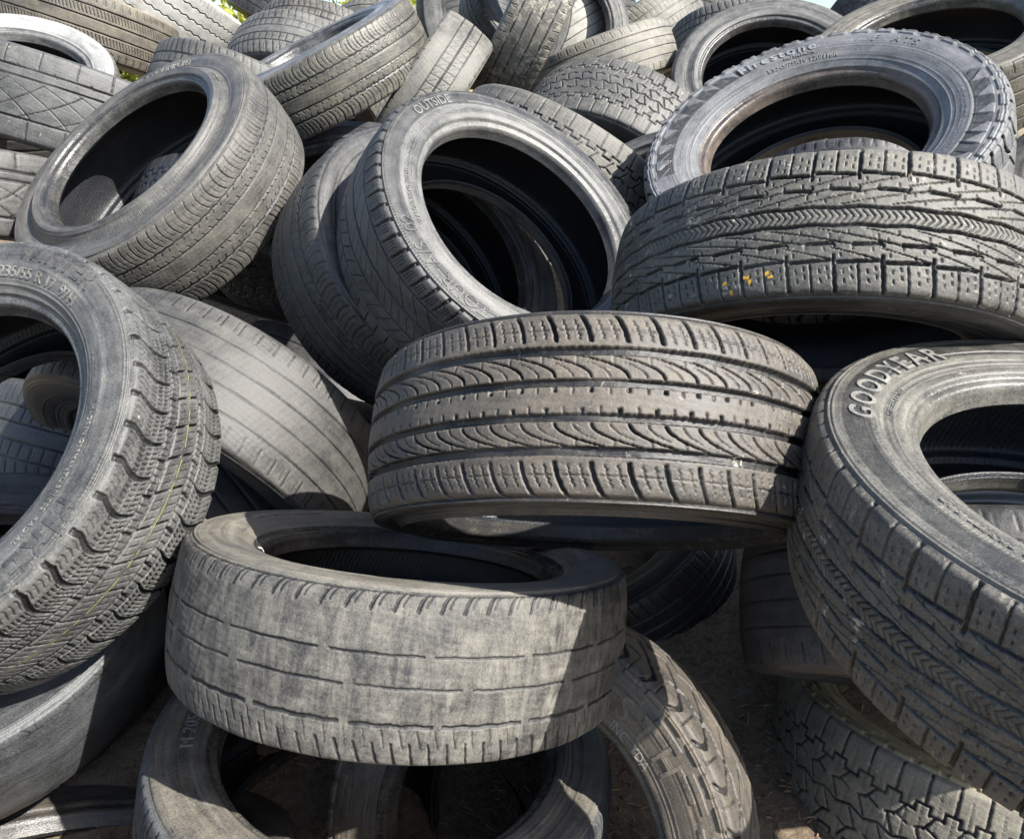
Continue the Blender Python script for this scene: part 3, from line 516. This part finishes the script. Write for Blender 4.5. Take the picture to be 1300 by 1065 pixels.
_t['I3']=tyre('I3','lowest dark tyre inside the hole of the winter tyre',(-1.2704, 0.4889, 1.8301, 0.2148, -0.9708, -0.107, 0.3684, 0.24, 0.2374, 0.4),pat='rib',res=1,dust=0.2,tint=(0.15, 0.15, 0.16))
_t['X1']=tyre('X1','tyre with slotted tread seen through the hole of the one marked Firestone',(1.0011, -0.5082, 2.3017, 0.1378, -0.9868, 0.0849, 0.3277, 0.2136, 0.2109, 0.4),pat='ribsipe',res=1,dust=0.4,tint=(0.2, 0.2, 0.2))
_t['W1']=tyre('W1','lowest tyre inside the hole of the GOODYEAR tyre with a tan shoulder edge',(0.8929, 0.36, 1.3371, 0.0005, -0.9981, 0.0613, 0.3215, 0.2089, 0.2067, 0.4),pat='blocks',res=1,dust=0.55,tint=(0.27, 0.255, 0.22))
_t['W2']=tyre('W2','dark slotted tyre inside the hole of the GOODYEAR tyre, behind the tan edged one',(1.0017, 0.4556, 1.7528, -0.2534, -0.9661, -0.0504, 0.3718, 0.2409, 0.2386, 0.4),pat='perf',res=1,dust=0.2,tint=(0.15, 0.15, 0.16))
_t['L9']=tyre('L9','pale dusty tyre at the top edge behind the shiny one with the slit opening',(-0.5453, -1.553, 3.6667, -0.2106, 0.9721, -0.1036, 0.3264, 0.2127, 0.2099, 0.4),pat='rib',res=1,dust=0.7,tint=(0.35, 0.33, 0.28))
_t['L10']=tyre('L10','black tyre against the green bushes at the top left edge',(-1.0944, -1.8277, 3.9014, 0.5302, -0.834, -0.1527, 0.3295, 0.2148, 0.212, 0.4),pat='rib',res=1,dust=0.15,tint=(0.2, 0.2, 0.2))
_t['N3']=tyre('N3','farthest pale tyre at the top edge, right of the muddy block tyre',(0.9594, -1.341, 3.2247, -0.1119, 0.9896, -0.0909, 0.3211, 0.2095, 0.2067, 0.4),pat='blocks',res=1,dust=0.6,tint=(0.33, 0.31, 0.27))
_t['N4']=tyre('N4','dark grey tyre wedged at the right edge behind the one marked Firestone',(1.6798, -0.5466, 2.0913, -0.5504, -0.6329, -0.5446, 0.3265, 0.2139, 0.212, 0.4),pat='rib',res=1,dust=0.4,tint=(0.22, 0.21, 0.185))
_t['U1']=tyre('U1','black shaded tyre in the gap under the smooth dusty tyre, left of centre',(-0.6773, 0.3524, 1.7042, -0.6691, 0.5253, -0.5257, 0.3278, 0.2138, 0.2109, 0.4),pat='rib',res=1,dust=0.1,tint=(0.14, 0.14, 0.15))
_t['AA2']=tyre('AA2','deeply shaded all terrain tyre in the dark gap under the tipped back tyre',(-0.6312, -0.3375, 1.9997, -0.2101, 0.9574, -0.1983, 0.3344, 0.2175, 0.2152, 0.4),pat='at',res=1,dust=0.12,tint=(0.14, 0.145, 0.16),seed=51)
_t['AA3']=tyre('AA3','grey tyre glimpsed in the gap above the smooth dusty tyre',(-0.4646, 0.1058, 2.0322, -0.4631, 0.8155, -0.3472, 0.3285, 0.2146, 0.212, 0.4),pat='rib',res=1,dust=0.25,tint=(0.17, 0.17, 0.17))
_t['M11']=tyre('M11','bright bleached tyre seen through the hole of the upright tyre at the top edge',(0.1897, -1.6225, 3.708, -0.5051, -0.8081, -0.303, 0.3399, 0.2215, 0.2184, 0.4),pat='rib',res=1,dust=0.9,tint=(0.5, 0.48, 0.42))
_t['N5']=tyre('N5','black tyre at the top edge between the two round open tyres at the right',(1.5733, -1.5375, 3.2867, 0.5675, 0.7763, -0.2745, 0.3299, 0.215, 0.212, 0.4),pat='at',res=1,dust=0.15,tint=(0.2, 0.2, 0.2))
_t['BL']=tyre('BL','tyre at the very bottom left corner under the bald one',(-0.6284, 0.7332, 1.0384, -0.0141, -0.9754, 0.2198, 0.3279, 0.2131, 0.211, 0.4),pat='rib',res=1,dust=0.3,tint=(0.23, 0.19, 0.14))
_t['H2']=tyre('H2','tyre lying inside the open tyre under the worn flat one at the bottom',(-0.3186, 0.9915, 1.4951, -0.4191, -0.68, -0.6017, 0.3328, 0.2184, 0.2162, 0.4),pat='rib',res=1,dust=0.3,tint=(0.23, 0.19, 0.14))
_t['R9']=tyre('R9','topmost tyre of the added shade-casting stack beyond the right edge of the photo',(1.2666, -0.1987, 1.1384, -0.1002, -0.9419, -0.3206, 0.3564, 0.2574, 0.2099, 0.4),pat='rib',res=0,dust=0.4,tint=(0.22, 0.21, 0.185))  # unseen tyre, added to throw shadow on the dark tyre and soil
_t['FA']=tyre('FA','dark tyre at the very back of the heap, above the open upright tyre',(0.3732, -2.0659, 4.3856, -0.1743, -0.9589, -0.2238, 0.3364, 0.2191, 0.2162, 0.4),pat='rib',res=1,dust=0.4,tint=(0.22, 0.21, 0.185))
_t['FB']=tyre('FB','pale tyre at the very back of the heap, above the muddy block tyre',(1.1082, -2.0637, 4.4018, 0.2867, -0.9014, -0.3245, 0.3298, 0.2147, 0.212, 0.4),pat='blocks',res=1,dust=0.6,tint=(0.33, 0.31, 0.27))
_t['FC']=tyre('FC','tyre at the very back of the heap, above the ladder tread tyre',(-0.2689, -1.9111, 4.3058, 0.1945, 0.962, -0.1915, 0.329, 0.2147, 0.212, 0.4),pat='rib',res=1,dust=0.4,tint=(0.22, 0.21, 0.185))
_t['R10']=tyre('R10','second tyre down of the added shade-casting stack beyond the right edge of the photo',(1.28, 0.0299, 1.3, -0.0601, -0.9519, -0.3006, 0.36, 0.26, 0.212, 0.4),pat='rib',res=0,dust=0.4,tint=(0.22, 0.21, 0.185))  # second unseen tyre added to block the sun there
_t['R11']=tyre('R11','third tyre down of the added shade-casting stack beyond the right edge of the photo',(1.5475, 0.3184, 1.5915, -0.0301, -0.9321, -0.3608, 0.3865, 0.2842, 0.241, 0.4),pat='rib',res=0,dust=0.4,tint=(0.22, 0.21, 0.185))  # this and the next are added, unseen, to carry the sun blockers
_t['R12']=tyre('R12','bottom tyre of the added shade-casting stack beyond the right edge of the photo',(1.5726, 0.5971, 1.6884, 0.0199, -0.9255, -0.3782, 0.3827, 0.2814, 0.2386, 0.4),pat='rib',res=0,dust=0.4,tint=(0.22, 0.21, 0.185))
# paint and paper marks
YEL=plain('yellow_paint',(.30,.30,.07),.7,0,120,.6); ORG=plain('orange_crayon',(.62,.34,.03),.7,0,300,.4); WHT=plain('white_paper',(.75,.75,.72),.6)
rt,pf=_t['P']; patch(pf,rt,'paint_line',0,2*math.pi,pf.mid-.0007,pf.mid+.0007,YEL,.0005,1800,.0004,.38)
def pm(tp,name,th,off,wd,hg,mat):
    r_,p_=tp; s_=float(np.interp(-off,-p_.P[:,1][p_.P[:,0]>p_.R-.02],p_.s[p_.P[:,0]>p_.R-.02])); patch(p_,r_,name,th-wd/2/p_.R,th+wd/2/p_.R,s_-hg/2,s_+hg/2,mat,.0006,30,.0012)
pm(_t['R1'],'crayon_mark',2.1080,0.0767,0.006,0.004,ORG)
pm(_t['R1'],'crayon_mark',2.0829,0.0892,0.004,0.006,ORG)
pm(_t['R1'],'crayon_mark',2.0200,0.0725,0.008,0.004,ORG)
pm(_t['R1'],'crayon_mark',2.0075,0.0782,0.004,0.006,ORG)
pm(_t['R1'],'crayon_mark',1.9415,0.0697,0.005,0.005,ORG)
pm(_t['R1'],'crayon_mark',1.9289,0.0753,0.007,0.003,ORG)
_r,_p=_t['F']; patch(_p,_r,'paper_tag',0.5529-.02,0.5529+.02,_p.sb*.35,_p.sb*.75,WHT,.0006,24,.001)
# ------------------------------------------------------------------ ground
def gz(x,y):
    """soil level: nearly flat in front, banked up under the heap, flat again behind it"""
    b=np.clip((y-1.3)/2.2,0,1); b=b*b*(3-2*b); f=np.clip((7.0-y)/2.5,0,1); f=f*f*(3-2*f)
    return .42*b*f+.012*np.sin(x*5.1+1)*np.sin(y*4.3)+.006*np.sin(x*17)*np.sin(y*13+2)
B=NB('soil'); v=B.vec((0,0,0)); n1=B.noise(v,9,8,.7); n2=B.noise(v,70,8,.75); n3=B.noise(v,2.5,4,.6)
cc=B.mix(B.ramp(n2,.35,.65,0,1),(.10,.068,.045,1),(.36,.27,.18,1)); cc=B.mix(B.ramp(n1,.45,.7,0,.7),cc,(.42,.34,.24,1))
B.l(cc,B.b.inputs['Base Color']); B.b.inputs['Roughness'].default_value=.95
bu=B.n('Bump'); bu.inputs['Distance'].default_value=.02; B.l(n2,bu.inputs['Height']); B.l(bu.outputs[0],B.b.inputs['Normal'])
xs=np.unique(np.concatenate([np.linspace(-60,60,60),np.linspace(-4,4,160)])); ys=np.unique(np.concatenate([np.linspace(-10,120,60),np.linspace(0,8,200)]))
Xg,Yg=np.meshgrid(xs,ys,indexing='ij'); g=grid_mesh('ground',Xg,Yg,gz(Xg,Yg),None,B.m,None,closed=False); g['kind']='structure'
# straw, bark and stones lying on the soil
def litter(name,n,xr,yr,mat,lmin,lmax,wd,seed):
    rs=np.random.RandomState(seed); V=[];Fc=[]
    for i in range(n):
        x=rs.uniform(*xr); yy=rs.uniform(*yr); z=float(gz(np.array(x),np.array(yy)))+.002; l=rs.uniform(lmin,lmax); a=rs.rand()*6.28; q=wd*rs.uniform(.5,1.4); tilt=rs.uniform(-.35,.35)
        d=Vector((math.cos(a)*l,math.sin(a)*l,tilt*l)); s=Vector((-math.sin(a),math.cos(a),0))*q; up=Vector((0,0,q*.8)); c=Vector((x,yy,z+abs(tilt)*l))
        b=len(V); k=Vector((0,0,l*.12*rs.uniform(-1,1)))
        for p,sc in((c-d,.6),(c+k,1),(c+d,.4)): V+= [p-s*sc,p+up*sc,p+s*sc]
        for t in(0,3): Fc+=[(b+t,b+t+1,b+t+4,b+t+3),(b+t+1,b+t+2,b+t+5,b+t+4),(b+t,b+t+3,b+t+5,b+t+2)]
        Fc+=[(b,b+2,b+1),(b+6,b+7,b+8)]
    me=bpy.data.meshes.new(name); me.from_pydata(V,[],Fc); me.materials.append(mat); o=bpy.data.objects.new(name,me); COL.objects.link(o); o['kind']='stuff'; return o
litter('straw_litter',2600,(-.9,1.5),(.7,2.2),plain('straw',(.36,.27,.16),.8,0,30,.5),.004,.018,.0008,1)
litter('bark_litter',7000,(-.9,1.5),(.7,2.2),plain('bark',(.17,.11,.07),.9,0,60,.6),.002,.008,.0022,2)
# ------------------------------------------------------------------ grass and bushes behind the heap
def leaf_mat(name,a,b):
    B=NB(name); v=B.vec((0,0,0)); n=B.noise(v,2.2,3,.6); n2=B.noise(v,23,3,.6)
    c=B.mix(B.ramp(n2,.35,.65,0,1),c4(a),c4(b)); B.l(c,B.b.inputs['Base Color']); B.b.inputs['Roughness'].default_value=.55
    tr=B.n('BsdfTranslucent'); B.l(c,tr.inputs[0]); mxs=B.n('MixShader'); mxs.inputs[0].default_value=.35
    out=B.N['Material Output']; B.l(B.b.outputs[0],mxs.inputs[1]); B.l(tr.outputs[0],mxs.inputs[2]); B.l(mxs.outputs[0],out.inputs[0]); return B.m
LM=leaf_mat('bush_leaf',(.24,.28,.03),(.48,.48,.08)); SM=plain('bush_stem',(.10,.075,.05),.85)
def leaf_faces(C,size,rs):
    n=len(C); a=rs.normal(size=(n,3)); a/=np.linalg.norm(a,axis=1)[:,None]; b=np.cross(a,rs.normal(size=(n,3))); b/=np.linalg.norm(b,axis=1)[:,None]
    s=(size*rs.uniform(.6,1.4,n))[:,None]
    V=np.stack([C-a*s,C+b*s*.45,C+a*s,C-b*s*.45],1).reshape(-1,3); return V
def quads(name,V,mat,parent):
    me=bpy.data.meshes.new(name); n=len(V)//4; me.vertices.add(n*4); me.vertices.foreach_set('co',V.astype(np.float32).ravel())
    me.loops.add(n*4); me.loops.foreach_set('vertex_index',np.arange(n*4,dtype=np.int32)); me.polygons.add(n); me.polygons.foreach_set('loop_start',np.arange(0,n*4,4,dtype=np.int32))
    me.update(calc_edges=True); me.materials.append(mat); o=bpy.data.objects.new(name,me); COL.objects.link(o); o.parent=parent; return o
def bush(x,yy,h,wd,label,seed):
    rs=np.random.RandomState(seed); r=bpy.data.objects.new('bush',None); COL.objects.link(r); z0=float(gz(np.array(x),np.array(yy))); r.location=(x,yy,z0)
    r['label']=label; r['category']='bush'; r['group']='bushes behind the heap'
    cs=[];SV=[]
    for i in range(26):
        a=rs.rand()*6.28; rr=wd*.5*rs.rand()**.5; top=np.array([math.cos(a)*rr,math.sin(a)*rr,h*rs.uniform(.45,1)*(1-.35*rr/(wd*.5))])
        n=430; t=rs.rand(n)**.6; base=np.array([top[0]*.25,top[1]*.25,0]); c=base+(top-base)*t[:,None]+rs.normal(size=(n,3))*(.05+.10*wd*t[:,None]*.6); cs.append(c)
        p0=Vector(base);p1=Vector(top); q=.012
        SV+= [p0+Vector((q,0,0)),p0-Vector((q,0,0)),p1-Vector((q*.3,0,0)),p1+Vector((q*.3,0,0))]+[p0+Vector((0,q,0)),p0-Vector((0,q,0)),p1-Vector((0,q*.3,0)),p1+Vector((0,q*.3,0))]
    C=np.concatenate(cs); C=C[C[:,2]>0.02]
    quads('foliage',leaf_faces(C,.045,rs),LM,r); quads('stem',np.array([list(p) for p in SV]),SM,r)
bush(-2.3,6.9,2.7,1.7,'yellow green bush behind the heap, between the bleached lorry tyre and the black tyre',1)
bush(-3.45,7.3,2.6,1.8,'yellow green bush behind the heap, left of the bleached lorry tyre',2)
bush(-1.15,7.6,2.6,1.8,'yellow green bush behind the heap, right of the black tyre at the top',3)
# grass field
rs=np.random.RandomState(5); n=60000; gx=rs.uniform(-9,9,n); gy=5.2+9*rs.rand(n)**1.3; z=gz(gx,gy); hgt=rs.uniform(.10,.28,n); a=rs.rand(n)*6.28; wdt=.005
bx=np.cos(a)*wdt; by=np.sin(a)*wdt; lx=rs.normal(size=n)*.06; ly=rs.normal(size=n)*.06
V=np.stack([np.stack([gx-bx,gy-by,z],1),np.stack([gx+bx,gy+by,z],1),np.stack([gx+lx+bx*.2,gy+ly+by*.2,z+hgt],1),np.stack([gx+lx-bx*.2,gy+ly-by*.2,z+hgt],1)],1).reshape(-1,3)
o=quads('grass',V,leaf_mat('grass_blade',(.07,.11,.02),(.17,.20,.035)),None); o['kind']='stuff'
